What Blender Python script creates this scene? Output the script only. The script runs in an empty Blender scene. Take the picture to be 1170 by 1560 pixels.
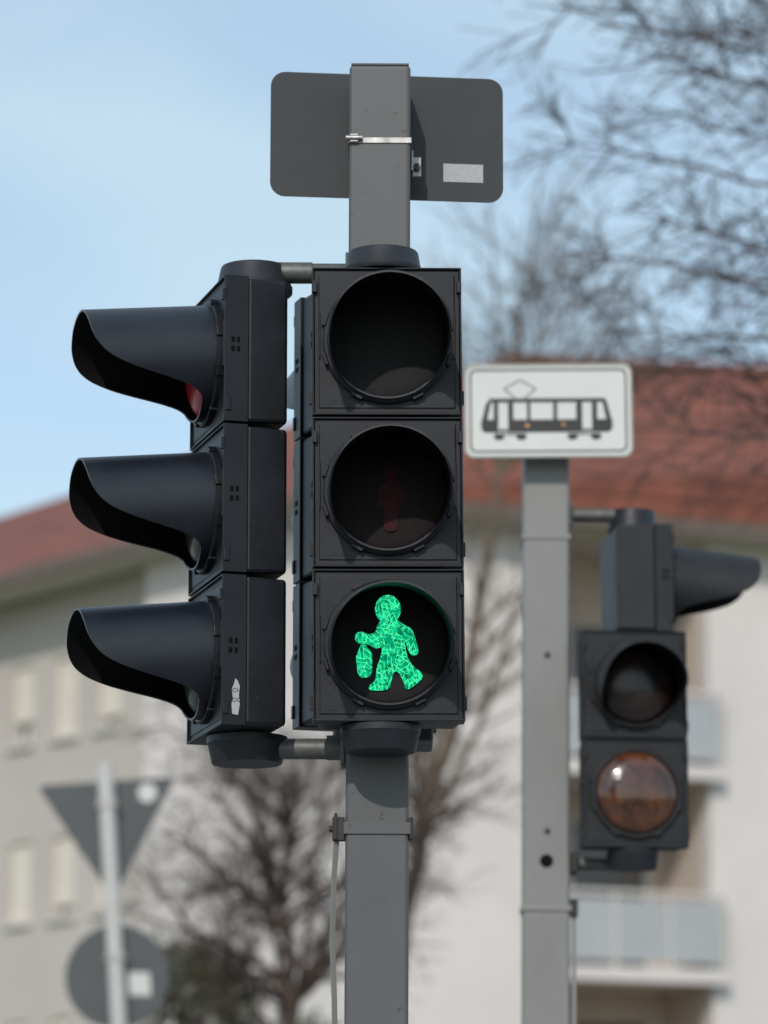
import bpy, math, random
import bmesh
from mathutils import Vector, Matrix
from mathutils.geometry import tessellate_polygon
R = math.radians
scene = bpy.context.scene
COL = scene.collection

# ------------------------------------------------------------------ materials
def pm(name, col, rough=0.5, var=0.15, scale=8.0, bump=0.0, bscale=60.0, metallic=0.0,
       coat=0.0, stretch=(1, 1, 1), spec=0.5, speck=None, rvar=0.0):
    m = bpy.data.materials.new(name); m.use_nodes = True
    nt = m.node_tree; N = nt.nodes; Lk = nt.links
    b = N["Principled BSDF"]
    b.inputs["Roughness"].default_value = rough
    b.inputs["Metallic"].default_value = metallic
    b.inputs["Coat Weight"].default_value = coat
    b.inputs["Specular IOR Level"].default_value = spec
    tc = N.new("ShaderNodeTexCoord"); mp = N.new("ShaderNodeMapping")
    mp.inputs["Scale"].default_value = stretch
    Lk.new(tc.outputs["Object"], mp.inputs["Vector"])
    no = N.new("ShaderNodeTexNoise"); no.inputs["Scale"].default_value = scale
    no.inputs["Detail"].default_value = 6; no.inputs["Roughness"].default_value = 0.65
    Lk.new(mp.outputs[0], no.inputs["Vector"])
    rp = N.new("ShaderNodeValToRGB")
    rp.color_ramp.elements[0].position = 0.3; rp.color_ramp.elements[1].position = 0.7
    rp.color_ramp.elements[0].color = [c * (1 - var) for c in col] + [1]
    rp.color_ramp.elements[1].color = [min(1, c * (1 + var)) for c in col] + [1]
    Lk.new(no.outputs["Fac"], rp.inputs["Fac"])
    out = rp.outputs["Color"]
    if speck:
        sc, thr, scol = speck
        n2 = N.new("ShaderNodeTexNoise"); n2.inputs["Scale"].default_value = sc; n2.inputs["Detail"].default_value = 3
        Lk.new(tc.outputs["Object"], n2.inputs["Vector"])
        r2 = N.new("ShaderNodeValToRGB")
        r2.color_ramp.elements[0].position = thr; r2.color_ramp.elements[1].position = thr + 0.05
        Lk.new(n2.outputs["Fac"], r2.inputs["Fac"])
        mx = N.new("ShaderNodeMixRGB"); mx.inputs["Color2"].default_value = list(scol) + [1]
        Lk.new(r2.outputs["Color"], mx.inputs["Fac"]); Lk.new(out, mx.inputs["Color1"])
        out = mx.outputs["Color"]
    Lk.new(out, b.inputs["Base Color"])
    if rvar:
        mr = N.new("ShaderNodeMapRange")
        mr.inputs["To Min"].default_value = rough - rvar; mr.inputs["To Max"].default_value = rough + rvar
        Lk.new(no.outputs["Fac"], mr.inputs["Value"]); Lk.new(mr.outputs[0], b.inputs["Roughness"])
    if bump:
        n3 = N.new("ShaderNodeTexNoise"); n3.inputs["Scale"].default_value = bscale; n3.inputs["Detail"].default_value = 4
        Lk.new(tc.outputs["Object"], n3.inputs["Vector"])
        bp = N.new("ShaderNodeBump"); bp.inputs["Strength"].default_value = bump; bp.inputs["Distance"].default_value = 0.002
        Lk.new(n3.outputs["Fac"], bp.inputs["Height"]); Lk.new(bp.outputs[0], b.inputs["Normal"])
    return m

M_plastic = pm("black_plastic", (0.0080, 0.0092, 0.0130), 0.44, 0.45, 11, 0.10, 500, speck=(90, 0.69, (0.026, 0.026, 0.027)), rvar=0.14, spec=.36)
M_plastic2 = pm("weathered_plastic", (0.020, 0.0205, 0.023), 0.5, 0.25, 14, 0.15, 500, speck=(70, 0.70, (0.05, 0.05, 0.05)), rvar=0.08, spec=.32)
M_visor = pm("visor_plastic", (0.0095, 0.0120, 0.0190), 0.36, 0.35, 9, 0.2, 700, rvar=0.1, speck=(160, 0.72, (0.045, 0.045, 0.05)), spec=.5)
M_inner = pm("visor_matte_inside", (0.003, 0.003, 0.0034), 0.6, 0.3, 60, 0.1, 500, spec=.15, speck=(260, 0.68, (0.008, 0.008, 0.008)))
M_cap = pm("cap_plastic", (0.019, 0.021, 0.026), 0.45, 0.2, 20, 0.1, 400, rvar=0.08, spec=.4)
M_black = pm("recess_shade_black", (0.003, 0.003, 0.003), 0.6, 0.1, spec=.1)  # near-black colour in place of the shade inside slots and holes
M_lensdark = pm("dark_lens", (0.0034, 0.0033, 0.0038), 0.5, 0.4, 300, 0.35, 900, spec=.26, speck=(420, 0.66, (0.010, 0.010, 0.0105)))
M_lensred = pm("dark_red_lens", (0.0060, 0.0008, 0.0016), 0.5, 0.5, 30, 0.35, 900, spec=.2, speck=(420, 0.67, (0.010, 0.004, 0.005)))
M_redman = pm("unlit_red_figure", (0.030, 0.0004, 0.0026), 0.45, 0.97, 55, 0.3, 600, spec=.15)
M_redlens = pm("red_lens", (0.42, 0.008, 0.018), 0.35, 0.3, 60, 0.3, 300, coat=0.1)
M_clearlens = pm("amber_clear_lens", (0.035, 0.026, 0.024), 0.3, 0.3, 60, 0.3, 300, coat=0.2)
M_greenlens = pm("green_clear_lens", (0.018, 0.040, 0.037), 0.3, 0.3, 60, 0.3, 300, coat=0.2)
M_pole = pm("painted_steel_pole", (0.090, 0.091, 0.094), 0.5, 0.17, 4.0, 0.08, 300, stretch=(1, 1, 0.5),
            speck=(60, 0.68, (0.045, 0.04, 0.036)), rvar=0.08)
M_pole2 = pm("galvanised_pole", (0.225, 0.222, 0.212), 0.55, 0.14, 3.0, 0.05, 120, stretch=(1, 1, 0.5))
M_signback = pm("sign_back_aluminium", (0.040, 0.043, 0.046), 0.5, 0.14, 5, 0.03, 200, spec=.35)
M_steel = pm("steel_band", (0.36, 0.35, 0.34), 0.42, 0.3, 60, 0.1, 200, metallic=0.85)
M_arm = pm("galvanised_arm", (0.12, 0.122, 0.115), 0.5, 0.3, 30, 0.2, 150, metallic=0.4)
M_dsteel = pm("dark_steel", (0.03, 0.028, 0.027), 0.5, 0.3, 60, 0.1, 200, metallic=0.3)
M_sticker = pm("silver_sticker", (0.42, 0.42, 0.42), 0.5, 0.12, 220, 0.05, 200)
M_white = pm("white_sheet", (0.64, 0.64, 0.61), 0.4, 0.05, 6)
M_bord = pm("grey_border", (0.07, 0.075, 0.075), 0.45, 0.1, 6)
M_trim = pm("sign_rim", (0.33, 0.33, 0.30), 0.45, 0.1, 20)
M_ink = pm("black_ink", (0.012, 0.012, 0.014), 0.45, 0.1, 30)
M_orange = pm("orange_speck", (0.6, 0.3, 0.12), 0.5, 0.1, 30)

def green_mat():
    m = bpy.data.materials.new("lit_green_figure"); m.use_nodes = True
    nt = m.node_tree; N = nt.nodes; Lk = nt.links
    for n in list(N): N.remove(n)
    tc = N.new("ShaderNodeTexCoord")
    out = None
    for k, (sc, rot) in enumerate(((42, 18), (36, 52), (46, 81), (39, -25), (44, -58), (50, 5))):
        # thin straight prism facets, broken up by a noise mask
        mp = N.new("ShaderNodeMapping"); mp.inputs["Rotation"].default_value = (0, R(rot), 0); mp.inputs["Location"].default_value = (k*.37, 0, k*.21)
        Lk.new(tc.outputs["Object"], mp.inputs["Vector"])
        w = N.new("ShaderNodeTexWave"); w.bands_direction = 'X'; w.inputs["Scale"].default_value = sc; w.inputs["Distortion"].default_value = 0
        Lk.new(mp.outputs[0], w.inputs["Vector"])
        r = N.new("ShaderNodeMapRange"); r.inputs["From Min"].default_value = .88; r.inputs["From Max"].default_value = .995
        Lk.new(w.outputs["Fac"], r.inputs["Value"])
        no = N.new("ShaderNodeTexNoise"); no.inputs["Scale"].default_value = 80; no.inputs["Detail"].default_value = 0
        Lk.new(mp.outputs[0], no.inputs["Vector"])
        r2 = N.new("ShaderNodeMapRange"); r2.inputs["From Min"].default_value = .51; r2.inputs["From Max"].default_value = .62
        Lk.new(no.outputs["Fac"], r2.inputs["Value"])
        ml = N.new("ShaderNodeMath"); ml.operation = 'MULTIPLY'; Lk.new(r.outputs[0], ml.inputs[0]); Lk.new(r2.outputs[0], ml.inputs[1])
        if out is None: out = ml.outputs[0]
        else:
            mx = N.new("ShaderNodeMath"); mx.operation = 'MAXIMUM'; Lk.new(out, mx.inputs[0]); Lk.new(ml.outputs[0], mx.inputs[1]); out = mx.outputs[0]
    v = N.new("ShaderNodeTexVoronoi"); v.inputs["Scale"].default_value = 170; Lk.new(tc.outputs["Object"], v.inputs["Vector"])
    sp = N.new("ShaderNodeSeparateColor"); Lk.new(v.outputs["Color"], sp.inputs[0])
    base = N.new("ShaderNodeValToRGB"); base.color_ramp.elements[0].color = (0.0, .13, .055, 1); base.color_ramp.elements[1].color = (.002, .56, .25, 1)
    Lk.new(sp.outputs[0], base.inputs["Fac"])
    mxc = N.new("ShaderNodeMixRGB"); mxc.inputs["Color2"].default_value = (.07, 1.0, .42, 1)
    Lk.new(out, mxc.inputs["Fac"]); Lk.new(base.outputs["Color"], mxc.inputs["Color1"])
    em = N.new("ShaderNodeEmission"); em.inputs["Strength"].default_value = 1.15
    Lk.new(mxc.outputs["Color"], em.inputs["Color"])
    o = N.new("ShaderNodeOutputMaterial"); Lk.new(em.outputs[0], o.inputs["Surface"])
    return m
M_green = green_mat()

# ------------------------------------------------------------------ mesh helpers
def root(name, loc=(0, 0, 0), rot=(0, 0, 0)):
    e = bpy.data.objects.new(name, None); COL.objects.link(e)
    e.location = loc; e.rotation_euler = rot; e.empty_display_size = 0.1
    return e

def mesh_obj(name, verts, faces, mat, parent=None, smooth=False, loc=(0, 0, 0), rot=(0, 0, 0), bevel=0, solid=0, segs=2):
    me = bpy.data.meshes.new(name); me.from_pydata([tuple(v) for v in verts], [], faces); me.update()
    bm = bmesh.new(); bm.from_mesh(me); bmesh.ops.recalc_face_normals(bm, faces=bm.faces); bm.to_mesh(me); bm.free()
    if smooth:
        for p in me.polygons: p.use_smooth = True
    o = bpy.data.objects.new(name, me); COL.objects.link(o)
    if mat: me.materials.append(mat)
    if parent: o.parent = parent
    o.location = loc; o.rotation_euler = rot
    if solid:
        md = o.modifiers.new("solid", 'SOLIDIFY'); md.thickness = solid; md.offset = 0
    if bevel:
        md = o.modifiers.new("bevel", 'BEVEL'); md.width = bevel; md.segments = segs; md.limit_method = 'ANGLE'; md.angle_limit = R(40)
    return o

def box(name, parent, x, y, z, mat, bevel=0, rot=(0, 0, 0), taper=None, segs=2):
    cx, cy, cz = sum(x) / 2, sum(y) / 2, sum(z) / 2
    hx, hy, hz = (x[1] - x[0]) / 2, (y[1] - y[0]) / 2, (z[1] - z[0]) / 2
    vs = []
    for sx in (-1, 1):
        for sy in (-1, 1):
            for sz in (-1, 1):
                tx = tz = 1
                if taper and sy > 0: tx, tz = taper
                vs.append((sx * hx * tx, sy * hy, sz * hz * tz))
    fs = [(0, 1, 3, 2), (4, 6, 7, 5), (0, 4, 5, 1), (2, 3, 7, 6), (0, 2, 6, 4), (1, 5, 7, 3)]
    return mesh_obj(name, vs, fs, mat, parent, loc=(cx, cy, cz), rot=rot, bevel=bevel, segs=segs)

def lathe(name, parent, prof, mat, loc=(0, 0, 0), rot=(0, 0, 0), n=56, smooth=True, scale=(1, 1)):
    vs, fs = [], []
    k = len(prof)
    for i in range(n):
        a = 2 * math.pi * i / n
        for r, z in prof: vs.append((r * math.cos(a) * scale[0], r * math.sin(a) * scale[1], z))
    for i in range(n):
        j = (i + 1) % n
        for t in range(k - 1): fs.append((i * k + t, j * k + t, j * k + t + 1, i * k + t + 1))
    if prof[0][0] > 1e-5: fs.append(tuple(i * k for i in range(n)))
    if prof[-1][0] > 1e-5: fs.append(tuple(i * k + k - 1 for i in range(n)))
    o = mesh_obj(name, vs, fs, mat, parent, smooth=smooth, loc=loc, rot=rot)
    if smooth:
        md = o.modifiers.new("es", 'EDGE_SPLIT'); md.split_angle = R(35)
    return o

def rod(name, parent, p0, p1, r, mat, n=24):
    p0, p1 = Vector(p0), Vector(p1); d = p1 - p0
    o = lathe(name, parent, [(r, 0), (r, d.length)], mat, n=n)
    o.location = p0; o.rotation_euler = d.to_track_quat('Z', 'Y').to_euler()
    return o

def flat(name, parent, pts, y, mat, thick=0.0):
    tris = tessellate_polygon([[Vector((p[0], p[1], 0)) for p in pts]])
    vs = [(p[0], y, p[1]) for p in pts]; fs = [tuple(t) for t in tris]
    if thick:
        n = len(pts)
        vs += [(p[0], y + thick, p[1]) for p in pts]
        fs = fs + [tuple(i + n for i in t) for t in tris] + [(i, (i + 1) % n, (i + 1) % n + n, i + n) for i in range(n)]
    return mesh_obj(name, vs, fs, mat, parent)

def rrect(w, h, r, n=8):
    pts = []
    for cx, cy, a0 in ((w/2-r, h/2-r, 0), (-w/2+r, h/2-r, 90), (-w/2+r, -h/2+r, 180), (w/2-r, -h/2+r, 270)):
        for i in range(n + 1):
            a = R(a0 + 90 * i / n); pts.append((cx + r * math.cos(a), cy + r * math.sin(a)))
    return pts

def ringplate(name, parent, outer, inner, y, mat, thick):
    n = len(outer)
    vs = [(p[0], y, p[1]) for p in outer] + [(p[0], y, p[1]) for p in inner] + \
         [(p[0], y+thick, p[1]) for p in outer] + [(p[0], y+thick, p[1]) for p in inner]
    fs = []
    for i in range(n):
        j = (i + 1) % n
        fs += [(i, j, n + j, n + i), (2*n+i, 2*n+j, 3*n+j, 3*n+i), (i, j, 2*n+j, 2*n+i), (n+i, n+j, 3*n+j, 3*n+i)]
    return mesh_obj(name, vs, fs, mat, parent)

# ------------------------------------------------------------------ signal heads
PROF = [(1.0, 1.0), (.8, 1.0), (.5, .985), (.25, .945), (.05, .87), (-.12, .74), (-.28, .56), (-.42, .36), (-.55, .20), (-.68, .11), (-1.01, .085)]
def ext(z):
    for (z1, e1), (z0, e0) in zip(PROF, PROF[1:]):
        if z >= z0:
            t = (z - z0) / (z1 - z0)
            return e0 + (e1 - e0) * t
    return .085

def visor(parent, r, length, zc, mat, droop=7, flare=0.0, inner=None):
    nu, nv = 144, 10; vs, fs = [], []
    for i in range(nu):
        a = 2 * math.pi * i / nu
        e = sum(ext(math.cos(a + q)) for q in (-.09, -.045, 0, .045, .09)) / 5
        for j in range(nv + 1):
            y = -(j / nv) * e * length
            rr = r * (1 + flare * (-y))
            vs.append((rr * math.sin(a), y, rr * math.cos(a) + y * math.tan(R(droop))))
    k = nv + 1
    for i in range(nu):
        i2 = (i + 1) % nu
        for j in range(nv): fs.append((i*k+j, i2*k+j, i2*k+j+1, i*k+j+1))
    n0 = len(vs)
    for i in range(nu):
        a = 2 * math.pi * i / nu
        for j in range(nv + 1):
            x, y, z = vs[i*k+j]; vs.append((x - .0035*math.sin(a), y, z - .0035*math.cos(a)))
    no = len(fs)
    fs += [tuple(n0 + q for q in f) for f in fs]
    ni = len(fs)
    for i in range(nu):
        i2 = (i + 1) % nu
        fs.append((i*k+nv, i2*k+nv, n0+i2*k+nv, n0+i*k+nv))
    o = mesh_obj("visor", vs, fs, mat, parent, smooth=True, loc=(0, 0, zc))
    o.data.materials.append(inner or M_inner)
    for q in range(no, ni): o.data.polygons[q].material_index = 1
    md = o.modifiers.new("es", 'EDGE_SPLIT'); md.split_angle = R(50)
    return o

def chamber_door(parent, w, h, d, zc, mat):
    bm = bmesh.new(); bmesh.ops.create_cube(bm, size=1)
    for v in bm.verts: v.co = Vector((v.co.x * w, (v.co.y + .5) * d, v.co.z * h))
    def fr(): return [q for q in bm.faces if q.normal.y < -.9 and abs(q.calc_center_median().x) < .01 and abs(q.calc_center_median().z) < .01]
    bmesh.ops.inset_region(bm, faces=fr(), thickness=0.0040)
    bmesh.ops.inset_region(bm, faces=fr(), thickness=0.002)
    for v in fr()[0].verts: v.co.y += 0.005
    bmesh.ops.inset_region(bm, faces=fr(), thickness=0.010)
    bmesh.ops.inset_region(bm, faces=fr(), thickness=0.0015)
    for v in fr()[0].verts: v.co.y -= 0.0012
    me = bpy.data.meshes.new("door"); bm.to_mesh(me); bm.free(); me.materials.append(mat)
    o = bpy.data.objects.new("door", me); COL.objects.link(o); o.parent = parent; o.location = (0, 0, zc)
    md = o.modifiers.new("b", 'BEVEL'); md.width = .0022; md.segments = 2; md.limit_method = 'ANGLE'; md.angle_limit = R(40)

def head(name, n, loc, rotz, roll=0.0, w=.249, ch=.256, depth=.115, vis=None, lens=None, mat=M_plastic, bulge=.006, vr=.1, droop=7, flare=0.0):
    g = root(name, loc, (0, roll, rotz))
    dd = .042
    for i in range(n):
        z0 = i * ch
        box("rear_shell", g, (-w/2+.004, w/2-.004), (dd-.001, depth), (z0+.003, z0+ch-.003), mat, bevel=.006, taper=(.955, .985))
        zc = z0 + ch/2
        chamber_door(g, w, ch-.004, dd, zc, mat)
        for s in (-1, 1):
            for q in (.010, -.006):
                box("slot_shade_block", g, (s*(w/2)-.0012, s*(w/2)+.0008), (.012, .018), (zc+q, zc+q+.009), M_black)  # slightly proud black blocks, the slots' inner shade given as colour
                box("slot_shade_block", g, (s*(w/2)-.0012, s*(w/2)+.0008), (.022, .027), (zc+q, zc+q+.009), M_black)
            box("door_rib", g, (s*(w/2-.012)-.0015, s*(w/2-.012)+.0015), (.0005, .006), (zc-.030, zc+.050), mat, bevel=.001)
            box("door_latch", g, (s*(w/2-.004)-.004, s*(w/2-.004)+.004), (-.004, .006), (zc+.082, zc+.102), mat, bevel=.001)
            box("hinge", g, (s*(w/2)-.004, s*(w/2)+.003), (.002, .012), (zc-.108, zc-.085), mat, bevel=.001)
        lathe("mounting_ring", g, [(vr+.0075, 0), (vr+.0075, .009), (vr+.004, .0115), (vr-.002, .0115), (vr-.003, .0)], mat,
              loc=(0, .0045, zc), rot=(R(90), 0, 0), n=96)
        for a in (18, 62, 118, 162, 198, 242, 298, 342):
            t = R(a)
            box("bayonet_tab", g, (-.010, .010), (-.009, .004), (-.003, .003), mat, bevel=.001, rot=(0, -t+R(90), 0)).location = \
                ((vr+.008)*math.cos(t), -.002, zc+(vr+.008)*math.sin(t))
        pr = [(vr-.003, 0)] + [((vr-.003)*math.cos(R(q)), bulge*math.sin(R(q))) for q in range(10, 90, 10)] + [(0.0, bulge)]
        lathe("lens", g, pr, lens[i], loc=(0, .002, zc), rot=(R(90), 0, 0), n=72)
        if vis[i]: visor(g, vr, vis[i], zc, M_visor if mat is M_plastic else mat, droop, flare)
    return g

def cap(parent, loc, r0, r1, z0, z1, up=True):
    h = z1 - z0
    if up: prof = [(r0*.98, 0), (r0, .002), (r0, h*.25), (r0*.965, h*.32), (r1, h*.93), (r1*.97, h)]
    else: prof = [(r1*.97, 0), (r1, h*.07), (r0*.965, h*.68), (r0, h*.75), (r0, h)]
    lathe("mounting_cap", parent, prof, M_cap, loc=(loc[0], loc[1], z0))

# ---- main pedestrian head
ph = head("pedestrian_traffic_light", 3, (.0085, 6.2, 2.512), R(2.0), roll=-.0055, vis=[.17, .17, .17],
          lens=[M_lensdark, M_lensred, M_lensdark], bulge=.003, droop=8)
cap(ph, (-.004, .058), .066, .060, .768, .806)
cap(ph, (-.012, .058), .066, .058, -.042, .0, up=False)
box("spacer", ph, (-.05, .05), (.112, .125), (.03, .11), M_cap, bevel=.003)
box("spacer", ph, (-.05, .05), (.112, .125), (.65, .73), M_cap, bevel=.003)
U = 1.083e-3; V = 1.10e-3
def fig(pts, cx, cy): return [((x - cx) * U, -(y - cy) * V) for x, y in pts]
def curve(pts, it=2):
    for _ in range(it):
        q = []
        for i in range(len(pts)):
            a, b = pts[i], pts[(i+1) % len(pts)]
            q += [(a[0]*.78+b[0]*.22, a[1]*.78+b[1]*.22), (a[0]*.22+b[0]*.78, a[1]*.22+b[1]*.78)]
        pts = q
    return pts
body = [(583,940),(574,950),(571,963),(558,965),(550,960),(541,963),(539,973),(547,980),(558,979),(572,987),(581,983),(579,998),
        (572,1016),(571,1035),(561,1041),(560,1050),(592,1049),(595,1032),(599,1020),(606,1022),(613,1037),(615,1047),(622,1048),(643,1031),
        (640,1022),(628,1014),(620,1002),(616,986),(615,972),(620,989),(626,998),(637,994),(632,974),(626,956),(613,950),(601,940)]
headp = [(590+19.5*math.cos(R(a)), 927+21.5*math.sin(R(a))) for a in range(0, 360, 12)]
lant = [(548,983),(549,980),(557,981),(558,985),(563,990),(566,996),(565,1029),(545,1031),(541,1000),(544,991)]
for nm, p, yy in (("green_figure_body", curve(body, 2), -.0030), ("green_figure_head", headp, -.0034), ("green_figure_lantern", curve(lant, 1), -.0036)):
    flat(nm, ph, [(x, z + .128) for x, z in fig(p, 591, 980)], yy, M_green)
rman = [(588,700),(600,700),(603,715),(598,724),(612,728),(616,760),(606,765),(606,800),(584,800),(586,765),(574,760),(578,728),(592,724),(586,715)]
flat("unlit_red_figure", ph, [(x, z + .384) for x, z in fig(curve(rman, 3), 591, 738)], -.0030, M_redman)
for i in range(3):
    t = bpy.data.curves.new("emboss", 'FONT'); t.body = "LED 200"; t.size = .0105; t.extrude = .0004
    o = bpy.data.objects.new("embossed_lettering", t); COL.objects.link(o); o.parent = ph
    o.location = (-.100, .0031, i*.256+.021); o.rotation_euler = (R(90), 0, 0); t.materials.append(M_cap)

# ---- left vehicle head
vh = head("vehicle_traffic_light", 3, (-.302, 6.37, 2.514), R(-74), roll=0, depth=.113, vis=[.222]*3,
          lens=[M_greenlens, M_clearlens, M_redlens], bulge=.034, droop=6)
cap(vh, (0, .082), .066, .058, .768, .815)
cap(vh, (0, .075), .068, .060, -.045, .0, up=False)
st = root("sticker", (.1262, .024, .048), (0, 0, R(90))); st.parent = vh
flat("sticker_paper", st, [(-.006,-.028),(.004,-.030),(.007,-.012),(.0055,.004),(.007,.018),(.003,.028),(-.001,.031),(-.003,.022),(-.0065,.014),(-.005,-.002),(-.007,-.012)], 0, M_sticker)
for tx, zz in (("CH", .008), ("DO", -.008)):
    t = bpy.data.curves.new("txt", 'FONT'); t.body = tx; t.size = .010
    o = bpy.data.objects.new("sticker_text", t); COL.objects.link(o); o.parent = st
    o.location = (-.006, -.0005, zz); o.rotation_euler = (R(90), 0, 0); t.materials.append(M_ink)

# ---- rear-facing head behind the pole
bh = head("pedestrian_traffic_light", 3, (-.040, 6.635, 2.555), R(-163), vis=[.12, .12, .21], lens=[M_lensdark]*3, droop=6)
cap(bh, (0, .06), .066, .060, .768, .80); cap(bh, (0, .06), .066, .060, -.04, 0, up=False)

# ---- main pole
pole = root("traffic_light_pole", (-.0195, 6.375, 0.12), (0, .0036, 0))
PW = .0525
box("shaft", pole, (-PW, PW), (-PW, PW), (0, 3.552), M_pole, bevel=.007, segs=4)
box("top_cap", pole, (-PW+.003, PW-.003), (-PW+.003, PW-.003), (3.5523, 3.556), M_pole, bevel=.001)
box("base_plate", pole, (-.14, .14), (-.14, .14), (0, .02), M_pole, bevel=.004)
def band(parent, z, h, pw, mat, t=.002):
    p = pw + t
    ringo = [(-p, -p), (p, -p), (p, p), (-p, p)]; ringi = [(-pw-.0003, -pw-.0003), (pw+.0003, -pw-.0003), (pw+.0003, pw+.0003), (-pw-.0003, pw+.0003)]
    vs = [(x, y, z) for x, y in ringo] + [(x, y, z) for x, y in ringi] + [(x, y, z+h) for x, y in ringo] + [(x, y, z+h) for x, y in ringi]
    fs = []
    for i in range(4):
        j = (i+1) % 4
        fs += [(i, j, 8+j, 8+i), (4+i, 4+j, 12+j, 12+i), (i, j, 4+j, 4+i), (8+i, 8+j, 12+j, 12+i)]
    return mesh_obj("clamp_band", vs, fs, mat, parent, bevel=.0012)
band(pole, 3.411, .0105, PW, M_steel)
rod("strap_screw", pole, (-.058, -.058, 3.419), (-.030, -.058, 3.419), .0050, M_steel)
box("strap_buckle", pole, (-.052, -.036), (-.060, -.0545), (3.411, 3.427), M_steel, bevel=.002)
box("sign_bracket", pole, (.0535, .072), (.030, .034), (3.376, 3.412), M_steel, bevel=.002)
box("sign_bracket_side", pole, (.054, .058), (-.010, .050), (3.376, 3.412), M_steel, bevel=.001)
rod("bracket_bolt", pole, (.064, .020, 3.392), (.064, .032, 3.392), .0065, M_dsteel, n=6)
band(pole, 2.223, .020, PW, M_pole, t=.003)
box("clamp_lug", pole, (-.074, -.0535), (-.052, -.040), (2.212, 2.252), M_dsteel, bevel=.002)
box("clamp_lug_plate", pole, (-.071, -.066), (-.056, -.030), (2.214, 2.258), M_dsteel, bevel=.001)
rod("clamp_bolt", pole, (-.080, -.046, 2.232), (-.050, -.046, 2.232), .005, M_dsteel, n=12)
box("clamp_lug_r", pole, (.0535, .060), (-.054, -.040), (2.214, 2.252), M_dsteel, bevel=.002)
pts = [(-.066, 2.23), (-.071, 2.15), (-.073, 2.05), (-.069, 1.95), (-.067, 1.85), (-.071, 1.7), (-.068, 1.4)]
vs = []
for x, z in pts: vs += [(x-.0042, -.046, z), (x+.0042, -.040, z)]
mesh_obj("hanging_strip", vs, [(2*i, 2*i+1, 2*i+3, 2*i+2) for i in range(len(pts)-1)], M_pole2, pole, solid=.0015)
zt, zb = 3.195, 2.372
rod("upper_arm", pole, (-.05, 0, zt), (-.205, 0, zt), .0165, M_arm)
rod("upper_arm_sleeve", pole, (-.115, 0, zt), (-.19, 0, zt), .0185, M_arm)
rod("lower_arm", pole, (-.05, 0, zb), (-.205, 0, zb), .0175, M_arm)
rod("lower_arm_sleeve", pole, (-.05, 0, zb+.002), (-.085, 0, zb+.002), .021, M_arm)
box("arm_flange", pole, (-.058, -.0527), (-.03, .03), (zt-.03, zt+.03), M_arm, bevel=.003)
box("arm_flange_low", pole, (-.062, -.0527), (-.03, .03), (zb-.03, zb+.03), M_arm, bevel=.003)
rod("rear_arm", pole, (0, .05, 3.25), (0, .2, 3.25), .016, M_arm)
box("rear_arm_low", pole, (.0, .094), (.056, .20), (2.395, 2.42), M_cap, bevel=.004)

# ---- back-facing rectangular sign
sg = root("traffic_sign", (.0055, 6.452, 3.582), (0, R(.15), R(6)))
flat("plate", sg, rrect(.409, .2255, .026), 0, M_signback, .003)
flat("front_sheet", sg, [(-x, z) for x, z in rrect(.395, .212, .020)], .0035, M_white, .0006)
flat("sticker", sg, [(.099, -.078), (.169, -.078), (.169, -.045), (.099, -.045)], -.0008, M_sticker, .0005)
box("mount_rail", sg, (-.045, .06), (-.022, -.002), (-.045, -.02), M_signback, bevel=.002)

# ------------------------------------------------------------------ second pole
p2 = root("traffic_light_pole", (.3605, 9.055, .12), (0, .0085, 0))
q = .055
box("shaft", p2, (-q, q), (-q, q), (0, 3.60), M_pole2, bevel=.008, segs=4)
box("base_plate", p2, (-.14, .14), (-.14, .14), (0, .02), M_pole2, bevel=.004)
band(p2, 3.245, .012, q, M_pole2, t=.003); band(p2, 2.358, .014, q, M_pole2, t=.004)
box("clamp_lug", p2, (.055, .074), (-.056, -.04), (2.345, 2.385), M_dsteel, bevel=.002)
box("cable_strip", p2, (.060, .070), (-.045, -.040), (1.2, 2.36), M_pole2)
rod("hole_shade_disc", p2, (.0, -.0556, 2.475), (.0, -.0548, 2.475), .016, M_black)  # black disc on the face, colour stands in for the hole's dark inside
for zz in (2.545, 2.965): rod("screw", p2, (.002, -.058, zz), (.002, -.0545, zz), .007, M_dsteel)
rod("upper_arm", p2, (.05, .0, 3.315), (.20, .0, 3.315), .016, M_arm)
rod("lower_arm", p2, (.05, .0, 2.475), (.20, .0, 2.475), .016, M_arm)
box("arm_flange", p2, (.055, .063), (-.035, .035), (3.285, 3.345), M_arm, bevel=.003)
box("arm_flange_low", p2, (.055, .075), (-.04, .035), (2.45, 2.50), M_dsteel, bevel=.003)

# tram sign
ts = root("tram_sign", (.392, 8.93, 3.664), (0, R(-.3), R(-.5)))
OW, OH = .402, .230
flat("plate", ts, rrect(OW, OH, .024), .002, M_signback, .003)
ringplate("rim", ts, rrect(OW, OH, .024), rrect(OW-.010, OH-.010, .020), -.0022, M_trim, .0035)
flat("white_sheet", ts, rrect(OW-.010, OH-.010, .020), .0, M_white, .001)
ringplate("border", ts, rrect(OW-.026, OH-.026, .016), rrect(OW-.036, OH-.036, .012), -.0008, M_bord, .0004)
box("holder", ts, (-.15, .15), (.006, .018), (-.07, -.05), M_pole2, bevel=.002)
def tp(pts, nm, m=M_ink, y=-.0009):
    s = 1.563e-3
    flat(nm, ts, [((x-835.5)*s, -(yy-626)*s) for x, yy in pts], y, m, .0004)
tp([(746,607),(922,607),(925,613),(743,613)], "tram_roof")
tp([(741,613),(748,613),(742,641),(734,641)], "tram_nose_l"); tp([(918,613),(925,613),(932,641),(924,641)], "tram_nose_r")
for a, b in ((752,759),(774,782),(803,808),(843,849),(878,887),(902,910)): tp([(a,613.5),(b,613.5),(b,641),(a,641)], "tram_pillar")
tp([(733,640),(759,640),(759,660),(738,660),(733,654)], "tram_skirt")
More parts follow.
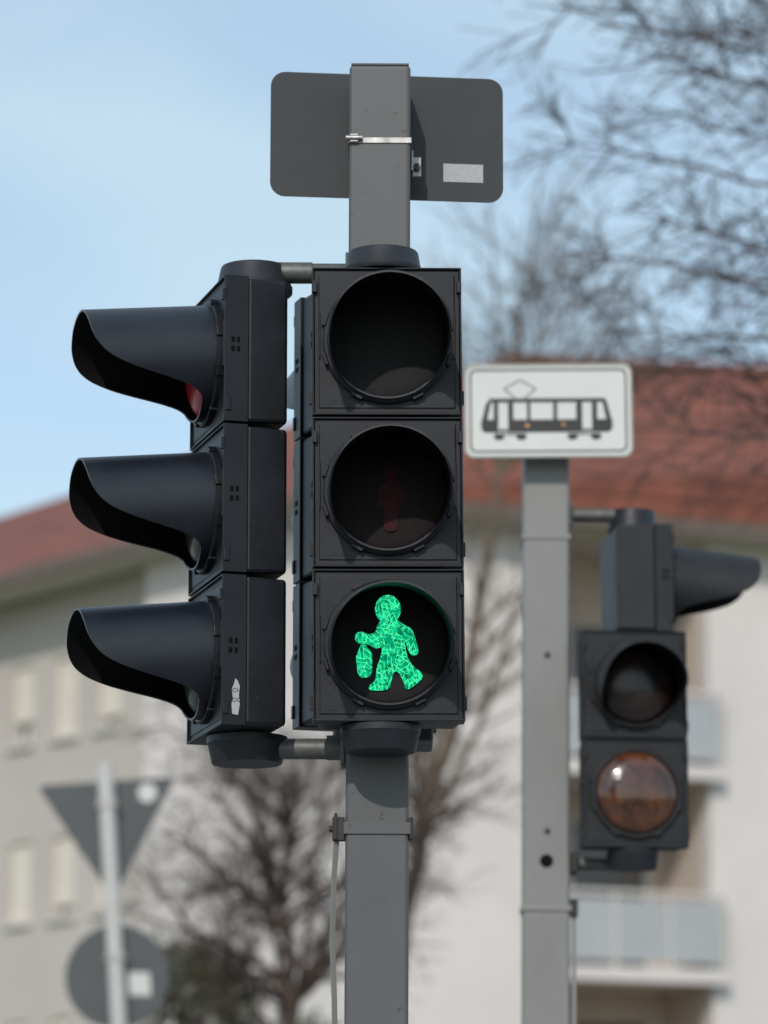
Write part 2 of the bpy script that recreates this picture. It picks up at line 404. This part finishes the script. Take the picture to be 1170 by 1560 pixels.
tp([(774,640),(887,640),(887,660),(774,660)], "tram_skirt"); tp([(902,640),(933,640),(933,654),(928,660),(902,660)], "tram_skirt")
tp([(759.5,655),(773.5,655),(773.5,659),(759.5,659)], "door_sill"); tp([(887.5,655),(901.5,655),(901.5,659),(887.5,659)], "door_sill")
for cx in (760, 794, 872, 908):
    tp([(cx+8*math.cos(R(a)), 667+5*math.sin(R(a))) for a in range(0, 360, 20)], "tram_wheel")
for cx in (777, 890): tp([(cx-24,662),(cx+24,662),(cx+24,664),(cx-24,664)], "bogie", y=-.0012)
def seg(x0, y0, x1, y1, w, nm):
    d = Vector((x1-x0, y1-y0)).normalized(); n = Vector((-d.y, d.x))*w/2
    tp([(x0+n.x,y0+n.y),(x1+n.x,y1+n.y),(x1-n.x,y1-n.y),(x0-n.x,y0-n.y)], nm, M_bord)
seg(768,592,793,578,1.8,"pantograph"); seg(793,578,817,592,1.8,"pantograph"); seg(817,592,800,606,1.8,"pantograph"); seg(768,592,785,606,1.8,"pantograph")
tp([(800,647),(806,647),(806,652),(800,652)], "rust_spot", M_orange, -.0014); tp([(856,646),(861,646),(861,650),(856,650)], "rust_spot", M_orange, -.0014)

# signal heads on the second pole
M_amber = pm("amber_lens", (0.080, 0.028, 0.012), 0.14, 0.9, 16, 0.6, 75, coat=0.9, stretch=(1, 1, 2.2))
M_brownlens = pm("brown_lens", (0.018, 0.010, 0.009), 0.3, 0.6, 30, 0.3, 120, coat=0.2)
h2 = head("tram_traffic_light", 2, (.590, 8.93, 2.618), R(7), mat=M_plastic2, vis=[None, .16], lens=[M_amber, M_brownlens], bulge=.034, ch=.2575, droop=8)
cap(h2, (0, .06), .062, .058, -.045, 0, up=False)
h3 = head("vehicle_traffic_light", 1, (.672, 9.085, 3.1345), R(97), mat=M_plastic2, vis=[.225], lens=[M_redlens], bulge=.03, depth=.133, ch=.262, droop=6.5)
cap(h3, (0, .075), .060, .056, .262, .312)

# ------------------------------------------------------------------ yield sign in the distance
ys = root("yield_sign", (-1.172, 20, 0.0), (0, R(-3.85), 0))
rod("post", ys, (0, 0, 0), (0, 0, 4.33), .043, pm("light_post", (0.56, 0.55, 0.52), .5, .08, 5))
tri = []
P = [Vector((-.365, .205)), Vector((.365, .205)), Vector((0, -.42))]
for i in range(3):
    a, b, c = P[i-1], P[i], P[(i+1) % 3]
    d1 = (a-b).normalized(); d2 = (c-b).normalized()
    for t in range(7):
        u = t/6; tri.append(tuple(b + d1*.04*(1-u)**2 + d2*.04*u**2))
M_sb2 = pm("yield_back", (0.075, 0.083, 0.087), 0.55, 0.08, 4)
flat("triangle_plate", ys, [(x, z+4.04) for x, z in tri], .05, M_sb2, .003)
flat("round_plate", ys, [(.27*math.cos(R(a)), .27*math.sin(R(a))+3.22) for a in range(0, 360, 8)], .05, M_sb2, .003)
flat("sticker", ys, [(.21+.05*math.cos(R(a)), .05*math.sin(R(a))+4.17) for a in range(0, 360, 20)], .048, M_white, .001)
flat("sticker", ys, [(.06, 3.12), (.17, 3.11), (.17, 3.23), (.06, 3.24)], .048, M_white, .001)
box("clamp", ys, (-.05, .05), (-.046, .045), (4.1, 4.13), M_steel); box("clamp", ys, (-.05, .05), (-.046, .045), (3.3, 3.33), M_steel)

# ------------------------------------------------------------------ building
C0 = Vector((-.89, 48.7, 0)); bld = root("apartment_building", C0)
dR, nR = Vector((.927, .375, 0)), Vector((-.375, .927, 0))
dL, nL = Vector((-.609, .793, 0)), Vector((.793, .609, 0))
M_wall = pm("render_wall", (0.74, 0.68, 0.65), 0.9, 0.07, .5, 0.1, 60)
M_wallB = pm("render_wall_shaded", (0.56, 0.505, 0.46), 0.9, 0.06, .5, 0.1, 60)  # bay wall painted darker and warmer, standing in for less sun on it
M_log = pm("loggia_wall", (0.62, 0.52, 0.44), 0.85, 0.05, 1)
M_fasc = pm("gutter", (0.15, 0.11, 0.09), 0.6, 0.1, 3)
M_glass = pm("window_glass", (0.14, 0.13, 0.12), 0.12, 0.3, 1)
M_frame = pm("window_frame", (0.68, 0.64, 0.60), 0.5, 0.04, 3)
M_shut = pm("roller_shutter", (0.76, 0.68, 0.58), 0.6, 0.05, 3)
M_rail = pm("balcony_panel", (0.44, 0.45, 0.46), 0.35, 0.08, 1)
M_door = pm("brown_door", (0.16, 0.08, 0.05), 0.5, 0.2, 3)
def fbox(nm, d, n, s, off, z, mat):
    vs = []
    for a in s:
        for b in off:
            for c in z: v = d*a + n*b; vs.append((v.x, v.y, c))
    return mesh_obj(nm, vs, [(0,1,3,2),(4,6,7,5),(0,4,5,1),(2,3,7,6),(0,2,6,4),(1,5,7,3)], mat, bld)
ZE = 11.8
def facade(d, n, s0, s1, holes, mat, off=(.5, .8), ztop=11.62):
    xs = sorted(set([s0, s1] + [h[0] for h in holes] + [h[1] for h in holes]))
    for a, b in zip(xs, xs[1:]):
        hs = sorted([h for h in holes if h[0] <= a + 1e-6 and h[1] >= b - 1e-6], key=lambda h: h[2])
        z = 0
        for h in hs:
            if h[2] > z: fbox("wall", d, n, (a, b), off, (z, h[2]), mat)
            z = h[3]
        if z < ztop: fbox("wall", d, n, (a, b), off, (z, ztop), mat)
def window(d, n, s0, s1, z0, z1, o, shut=.0):
    fbox("window_glass", d, n, (s0, s1), (o+.16, o+.18), (z0, z1), M_glass)
    for a, b, c, e in ((s0, s1, z0, z0+.07), (s0, s1, z1-.07, z1), (s0, s0+.07, z0+.071, z1-.071), (s1-.07, s1, z0+.071, z1-.071), ((s0+s1)/2-.04, (s0+s1)/2+.04, z0+.071, z1-.071)):
        fbox("window_frame", d, n, (a, b), (o+.11, o+.157), (c, e), M_frame)
    fbox("window_sill", d, n, (s0-.06, s1+.06), (o-.08, o+.1), (z0-.06, z0-.002), M_frame)
    if shut: fbox("roller_shutter", d, n, (s0+.01, s1-.01), (o+.05, o+.09), (z1-(z1-z0)*shut, z1-.01), M_shut)
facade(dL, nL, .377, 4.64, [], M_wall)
holes = []
for k in range(9):
    sc = 6.05 + k * 1.15
    for zc in (10.05, 7.45, 4.85, 2.2): holes.append((sc-.30, sc+.30, zc-.58, zc+.58))
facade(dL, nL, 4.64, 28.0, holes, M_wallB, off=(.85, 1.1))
random.seed(4)
for h in holes: window(dL, nL, *h, .85, shut=random.choice([.7, .85, .95, .98]))
rh = []
for s0 in (8.0, 11.5, 14, 19):
    for zc in (10.1, 7.4, 4.7, 2.0): rh.append((s0, s0+1.3, zc-.7, zc+.7))
facade(dR, nR, .377, 3.62, [], M_wall); facade(dR, nR, 5.9, 29.5, rh, M_wall)
for h in rh: window(dR, nR, *h, .5, shut=random.choice([.1, .2, .4]))
fbox("loggia_back", dR, nR, (3.3, 6.2), (2.0, 2.2), (0, 11.62), M_log)
fbox("loggia_side", dR, nR, (3.42, 3.62), (.801, 1.999), (0, 11.62), M_log); fbox("loggia_side", dR, nR, (5.9, 6.1), (.801, 1.999), (0, 11.62), M_log)
for zs in (2.9, 5.62, 8.34):
    fbox("balcony_slab", dR, nR, (3.50, 6.0), (.25, .499), (zs, zs+.18), M_wall)
    fbox("balcony_floor", dR, nR, (3.621, 5.899), (.5, 1.999), (zs, zs+.18), M_wall)
    for i in range(3):
        a = 3.56 + i*.80
        fbox("balcony_panel", dR, nR, (a+.03, a+.77), (.30, .32), (zs+.26, zs+1.08), M_rail)
    for i in range(4): fbox("railing_post", dR, nR, (3.54+i*.8, 3.58+i*.8), (.27, .34), (zs+.181, zs+1.14), M_frame)
    fbox("hand_rail", dR, nR, (3.52, 5.98), (.26, .35), (zs+1.141, zs+1.19), M_frame)
for zs in (.1, 3.08, 5.80, 8.52):
    fbox("balcony_door", dR, nR, (4.5, 5.6), (1.95, 1.998), (zs, zs+2.1), M_door if zs < 5 else M_glass)
    fbox("door_frame", dR, nR, (4.42, 4.499), (1.93, 1.998), (zs, zs+2.18), M_frame); fbox("door_frame", dR, nR, (5.601, 5.68), (1.93, 1.998), (zs, zs+2.18), M_frame)
fbox("soffit", dR, nR, (0, 30), (.02, 2.2), (11.622, 11.66), M_frame); fbox("soffit", dL, nL, (0.02, 28.9), (.02, 1.2), (11.6225, 11.66), M_frame)
fbox("gutter", dR, nR, (-.03, 30), (-.12, .019), (11.60, 11.80), M_fasc); fbox("gutter", dL, nL, (0.02, 28.9), (-.12, .019), (11.60, 11.80), M_fasc)
fbox("downpipe", dR, nR, (3.25, 3.33), (.40, .48), (0, 11.6), M_rail)
def roofmat():
    m = pm("roof_tiles", (0.24, 0.075, 0.045), 0.8, 0.36, 1.6)
    nt = m.node_tree; N = nt.nodes; Lk = nt.links
    b = N["Principled BSDF"]; src = b.inputs["Base Color"].links[0].from_socket
    tc = N.new("ShaderNodeTexCoord")
    def wave(sc, dirn, dist):
        w = N.new("ShaderNodeTexWave"); w.wave_type = 'BANDS'; w.bands_direction = dirn
        w.inputs["Scale"].default_value = sc; w.inputs["Distortion"].default_value = dist; w.inputs["Detail"].default_value = 2
        Lk.new(tc.outputs["Object"], w.inputs["Vector"]); return w.outputs["Fac"]
    w = wave(1.25, 'Z', .6)
    rp = N.new("ShaderNodeMapRange"); rp.inputs["From Min"].default_value = 0; rp.inputs["From Max"].default_value = .45
    rp.inputs["To Min"].default_value = .5; rp.inputs["To Max"].default_value = 1.0; Lk.new(w, rp.inputs["Value"])
    ml = N.new("ShaderNodeMixRGB"); ml.blend_type = 'MULTIPLY'; ml.inputs["Fac"].default_value = 1
    cb = N.new("ShaderNodeCombineColor"); [Lk.new(rp.outputs[0], cb.inputs[i]) for i in range(3)]
    Lk.new(src, ml.inputs["Color1"]); Lk.new(cb.outputs[0], ml.inputs["Color2"]); Lk.new(ml.outputs[0], b.inputs["Base Color"])
    ad = N.new("ShaderNodeMath"); ad.operation = 'ADD'; Lk.new(w, ad.inputs[0]); Lk.new(wave(1.6, 'X', 0), ad.inputs[1])
    bp = N.new("ShaderNodeBump"); bp.inputs["Distance"].default_value = .02; bp.inputs["Strength"].default_value = .5
    Lk.new(ad.outputs[0], bp.inputs["Height"]); Lk.new(bp.outputs[0], b.inputs["Normal"])
    return m
M_roof = roofmat()
A = Vector((1.9, 55.5, 15.3)); A2 = Vector((27.5, 60.3, 15.3)); B = Vector((-10.6, 69, 14.37)); F = Vector((-18.5, 71.6, ZE)); E = Vector((26.9, 59.95, ZE))
Hh = Vector((25.1, 66.7, ZE)); J = Vector((-.5, 66, ZE)); K = Vector((-14, 76, ZE)); C = Vector((-.89, 48.7, ZE))
rv = [v - C0 for v in (C, A, A2, E, B, F, Hh, J, K)]
mesh_obj("tiled_roof", rv, [(0,3,2,1), (0,1,4,5), (1,2,6,7), (1,7,8,4), (4,8,5), (2,3,6)], M_roof, bld)
lo = [Vector((v.x, v.y, 0)) - C0 for v in (E, Hh, J, K, F)]; up = [v + Vector((0,0,ZE-.02)) for v in lo]
mesh_obj("rear_walls", lo+up, [(i, i+1, i+6, i+5) for i in range(4)], M_wall, bld)

# ------------------------------------------------------------------ trees
class Tubes:
    def __init__(s): s.v = []; s.f = []
    def tube(s, pts, rad, n=5):
        base = len(s.v)
        for i, p in enumerate(pts):
            d = (pts[min(i+1, len(pts)-1)] - pts[max(i-1, 0)]).normalized()
            a = d.cross(Vector((.3, .9, .2))).normalized(); b = d.cross(a)
            for k in range(n):
                t = 2*math.pi*k/n; s.v.append(p + (a*math.cos(t) + b*math.sin(t))*rad[i])
        for i in range(len(pts)-1):
            for k in range(n):
                k2 = (k+1) % n; s.f.append((base+i*n+k, base+i*n+k2, base+(i+1)*n+k2, base+(i+1)*n+k))
def rv3(rnd): return Vector((rnd.gauss(0, 1), rnd.gauss(0, 1), rnd.gauss(0, 1)))
def grow(T, rnd, p, d, length, r, level, trop, kids, rmin=.0022):
    n = 6; pts = [p.copy()]; rad = [r]
    for i in range(n):
        d = (d + rv3(rnd)*.13 + trop*.10).normalized()
        p = p + d*length/n; pts.append(p.copy()); rad.append(max(r*(1-.8*(i+1)/n), rmin))
    T.tube(pts, rad, 5 if level > 1 else 3)
    if level <= 0: return
    for c in range(kids[level]):
        t = rnd.uniform(.2, 1.0); i = min(int(t*n), n-1); q = pts[i].lerp(pts[i+1], t*n-i)
        dd = (pts[i+1]-pts[i]).normalized(); side = rv3(rnd); side = (side - dd*side.dot(dd)).normalized()
        nd = (dd*.75 + side*.75).normalized()
        grow(T, rnd, q, nd, length*rnd.uniform(.4, .68)*(1.1-.35*t), max(rad[i]*.55, .003), level-1, trop, kids, rmin)
def limb(T, rnd, path, r0, r1, nk, klen, level, trop, kids, tmin=.15, rmin=.0022):
    P = [Vector(p) for p in path]; pts = []; m = 6
    for i in range(len(P)-1):
        for k in range(m):
            t = k/m; p = P[i].lerp(P[i+1], t)
            pts.append(p + rv3(rnd)*.014*(1 if pts else 0))
    pts.append(P[-1]); N = len(pts); rad = [r0 + (r1-r0)*i/(N-1) for i in range(N)]
    T.tube(pts, rad, 8)
    for c in range(nk):
        t = rnd.uniform(tmin, 1.0); i = min(int(t*(N-1)), N-2); q = pts[i]
        dd = (pts[i+1]-pts[i]).normalized(); side = rv3(rnd); side = (side - dd*side.dot(dd)).normalized()
        grow(T, rnd, q, (dd*.6+side*.8).normalized(), klen*rnd.uniform(.6, 1.15)*(1.15-.45*t), max(rad[i]*.5, .006), level, trop, kids, rmin)
def tree(name, builder, mat):
    T = Tubes(); builder(T)
    o = mesh_obj(name, T.v, T.f, mat)
    for p in o.data.polygons: p.use_smooth = True
    return o
M_bark1 = pm("bark_brown", (0.145, 0.105, 0.075), 0.85, 0.3, 6)
M_bark2 = pm("bark_dark", (0.070, 0.048, 0.038), 0.85, 0.3, 6)
M_bark3 = pm("bark_twigs", (0.085, 0.066, 0.060), 0.85, 0.3, 6)
def tA(T):
    rnd = random.Random(11)
    limb(T, rnd, [(-.35,30,0), (-.1,30,2.6), (.24,30,4.98), (.62,30,6.27), (.88,30,7.6), (.95,30,8.4)], .095, .022, 26, 1.2, 2, Vector((0,0,.9)), {2:6, 1:4, 0:0}, tmin=.42, rmin=.0035)
    limb(T, rnd, [(.10,30,4.2), (.25,29.7,5.2), (.60,29.5,6.6)], .038, .012, 12, 1.0, 1, Vector((0,0,.8)), {2:6, 1:5, 0:0}, rmin=.0035)
    limb(T, rnd, [(.26,30,4.98), (.75,29.7,5.9), (1.15,29.5,7.2)], .038, .012, 12, 1.0, 1, Vector((0,0,.8)), {2:6, 1:5, 0:0}, rmin=.0035)
    for e in ((.35,30,9.4), (.85,30,10.1), (1.5,30.3,9.9), (1.9,29.8,9.3), (1.3,30.2,10.7), (2.3,30,8.9), (.55,30.2,9.0), (1.6,29.7,9.1), (1.1,29.9,9.8)):
        limb(T, rnd, [(.94,30,8.0), ((.98+e[0])/2,30,(8.2+e[2])/2+.05), e], .022, .006, 11, .95, 1, Vector((0,0,.4)), {2:5, 1:8, 0:0}, rmin=.0035, tmin=.25)
tree("bare_tree", tA, M_bark1)
def tB(T):
    rnd = random.Random(5)
    limb(T, rnd, [(-.62,28,0), (-.70,28,2.5), (-.72,28,4.2), (-.70,28,5.3)], .085, .02, 36, 1.35, 2, Vector((0,0,.15)), {2:8, 1:5, 0:0}, tmin=.55, rmin=.0035)
    for e in ((-1.6,27.8,4.9), (-1.75,28.2,4.3), (-1.3,28,5.3), (.25,28,5.2), (.3,27.7,4.6), (-.95,28,5.6), (-.35,28,5.6), (-1.4,28,3.8), (.55,28,5.0), (-1.85,28,4.7)):
        s = Vector((-.7,28,rnd.uniform(3.2,4.4))); e = Vector(e); mid = s.lerp(e,.5)+Vector((0,0,.06))
        limb(T, rnd, [s, mid, e], .034, .007, 13, .7, 1, Vector((0,0,.2)), {1:6, 0:0}, rmin=.0035)
tree("bare_tree", tB, M_bark2)
def tC(T):
    rnd = random.Random(23); L = 16
    limb(T, rnd, [(3.2,L,0), (3.1,L,3), (2.9,L,5.5), (2.7,L,8.5), (2.7,L,11)], .16, .04, 20, 2.0, 2, Vector((-.2,0,.1)), {2:8, 1:6, 0:0}, tmin=.45)
    for z0, e in ((6.2,(.60,15.8,7.05)), (5.6,(.62,16.2,6.6)), (5.2,(.80,16,6.0)), (5.0,(.95,16.3,5.55)), (4.7,(1.0,15.7,5.15)), (6.8,(.8,16.1,7.4)), (5.9,(1.0,15.6,6.8)), (5.3,(1.1,16.3,6.25)), (6.0,(.9,15.2,7.2)), (5.8,(1.2,16.8,6.9)), (4.9,(1.15,15.4,5.8)), (6.4,(1.25,16,7.0)), (5.1,(.85,16.4,5.75)), (4.6,(1.3,16,5.4))):
        e = Vector(e); s = Vector((2.95,L,z0)); mid = s.lerp(e,.5)+Vector((0,0,.22))
        limb(T, rnd, [s, mid, e], .016, .0038, 19, .62, 1, Vector((-.45,0,-.15)), {1:8, 0:0}, tmin=.3, rmin=.0025)
tree("bare_tree", tC, M_bark3)

# evergreen shrub, one mesh of leaf-sized faces on stems
def evergreen(name, loc, h, r, seed, mat):
    rnd = random.Random(seed); T = Tubes(); g = root(name, loc)
    T.tube([Vector((0,0,0)), Vector((0,0,h*.5)), Vector((0,0,h*.9))], [.10, .06, .01], 8)
    mesh_obj("trunk", T.v, T.f, M_bark2, g)
    v, f = [], []
    for cl in range(60):
        t = rnd.uniform(.2, 1); z = h*t*.93; rr = r*math.sqrt(max(0, 1-((t-.55)/.5)**2)) if abs(t-.55) < .5 else .1
        a = rnd.uniform(0, 6.28); cc = Vector((rr*.75*math.cos(a), rr*.75*math.sin(a), z)); cr = rnd.uniform(.18, .34)
        for i in range(260):
            c = cc + rv3(rnd)*cr*.5; u = rv3(rnd).normalized()*.05; w = rv3(rnd).normalized()*.04
            b = len(v); v += [c-u, c+w, c+u]; f.append((b, b+1, b+2))
    mesh_obj("foliage", v, f, mat, g)
M_ev = pm("evergreen_foliage", (0.070, 0.074, 0.034), 0.8, 0.5, 3)
evergreen("evergreen_shrub", (-1.60, 33, 0), 4.7, .75, 3, M_ev)
evergreen("evergreen_shrub", (-.95, 35, 0), 4.3, .9, 8, M_ev)

# ------------------------------------------------------------------ ground, road, pavement
M_ground = pm("grass_ground", (0.07, 0.085, 0.035), 0.9, 0.3, .8)
M_asph = pm("asphalt", (0.05, 0.05, 0.052), 0.85, 0.2, 4, 0.4, 80)
M_pave = pm("paving", (0.22, 0.21, 0.2), 0.85, 0.15, 3, 0.3, 60)
M_kerb = pm("kerb_stone", (0.3, 0.3, 0.29), 0.8, 0.1, 3)
def sheet(nm, x, y, z, mat): return mesh_obj(nm, [(x[0],y[0],z),(x[1],y[0],z),(x[1],y[1],z),(x[0],y[1],z)], [(0,1,2,3)], mat)
sheet("ground", (-900, 900), (-900, 900), 0, M_ground)
sheet("road", (-200, 200), (11, 19), .004, M_asph)
pv = root("pavement")
box("paving_slab", pv, (-60, 60), (-4, 10.85), (-.05, .12), M_pave); box("kerb", pv, (-60, 60), (10.852, 11.0), (-.05, .125), M_kerb, bevel=.01)
pv2 = root("pavement"); box("paving_slab", pv2, (-60, 60), (19.152, 24), (-.05, .12), M_pave); box("kerb", pv2, (-60, 60), (19.0, 19.15), (-.05, .125), M_kerb, bevel=.01)
mk = root("road_markings")
for i in range(-10, 11): 
    o = sheet("dash", (i*6-1.5, i*6+1.5), (14.94, 15.06), .008, M_white); o.parent = mk

# ------------------------------------------------------------------ light, sky, camera
AZ, EL = 12, 34
sun = bpy.data.lights.new("sun", 'SUN'); sun.energy = 2.1; sun.angle = R(1.0); sun.color = (1, .93, .86)
so = bpy.data.objects.new("sun", sun); COL.objects.link(so)
d = Vector((math.sin(R(AZ))*math.cos(R(EL)), math.cos(R(AZ))*math.cos(R(EL)), -math.sin(R(EL))))
so.rotation_euler = d.to_track_quat('-Z', 'Y').to_euler(); so.location = (-5, -10, 12)
w = bpy.data.worlds.new("World"); scene.world = w; w.use_nodes = True
nt = w.node_tree; N = nt.nodes; Lk = nt.links; bg = N["Background"]
sky = N.new("ShaderNodeTexSky"); sky.sky_type = 'NISHITA'; sky.sun_disc = False
sky.sun_elevation = R(EL); sky.sun_rotation = R(180 + AZ); sky.air_density = 1.0; sky.dust_density = .7; sky.ozone_density = 1.0
tc = N.new("ShaderNodeTexCoord"); mp = N.new("ShaderNodeMapping"); mp.inputs["Scale"].default_value = (1.5, 1.5, 5); mp.inputs["Rotation"].default_value = (0, R(25), 0)
Lk.new(tc.outputs["Generated"], mp.inputs["Vector"])
no = N.new("ShaderNodeTexNoise"); no.inputs["Scale"].default_value = 3.6; no.inputs["Detail"].default_value = 7; no.inputs["Distortion"].default_value = .7
Lk.new(mp.outputs[0], no.inputs["Vector"])
mr = N.new("ShaderNodeMapRange"); mr.inputs["From Min"].default_value = .36; mr.inputs["From Max"].default_value = .70
mr.inputs["To Min"].default_value = 0.42; mr.inputs["To Max"].default_value = .82; Lk.new(no.outputs["Fac"], mr.inputs["Value"])
mx = N.new("ShaderNodeMixRGB"); mx.inputs["Color2"].default_value = (4.0, 5.2, 5.9, 1)
Lk.new(mr.outputs[0], mx.inputs["Fac"]); Lk.new(sky.outputs[0], mx.inputs["Color1"]); Lk.new(mx.outputs[0], bg.inputs["Color"])
bg.inputs["Strength"].default_value = .15

cam = bpy.data.cameras.new("camera"); co = bpy.data.objects.new("camera", cam); COL.objects.link(co)
cam.sensor_fit = 'VERTICAL'; cam.sensor_height = 36; cam.sensor_width = 27; cam.lens = 135
cam.clip_end = 3000; cam.dof.use_dof = True; cam.dof.focus_distance = 6.3; cam.dof.aperture_fstop = 4.5
co.location = (0, 0, 1.6); co.rotation_euler = (R(101.5), 0, 0)
scene.camera = co
scene.view_settings.view_transform = 'Standard'; scene.view_settings.look = 'None'; scene.view_settings.exposure = 0
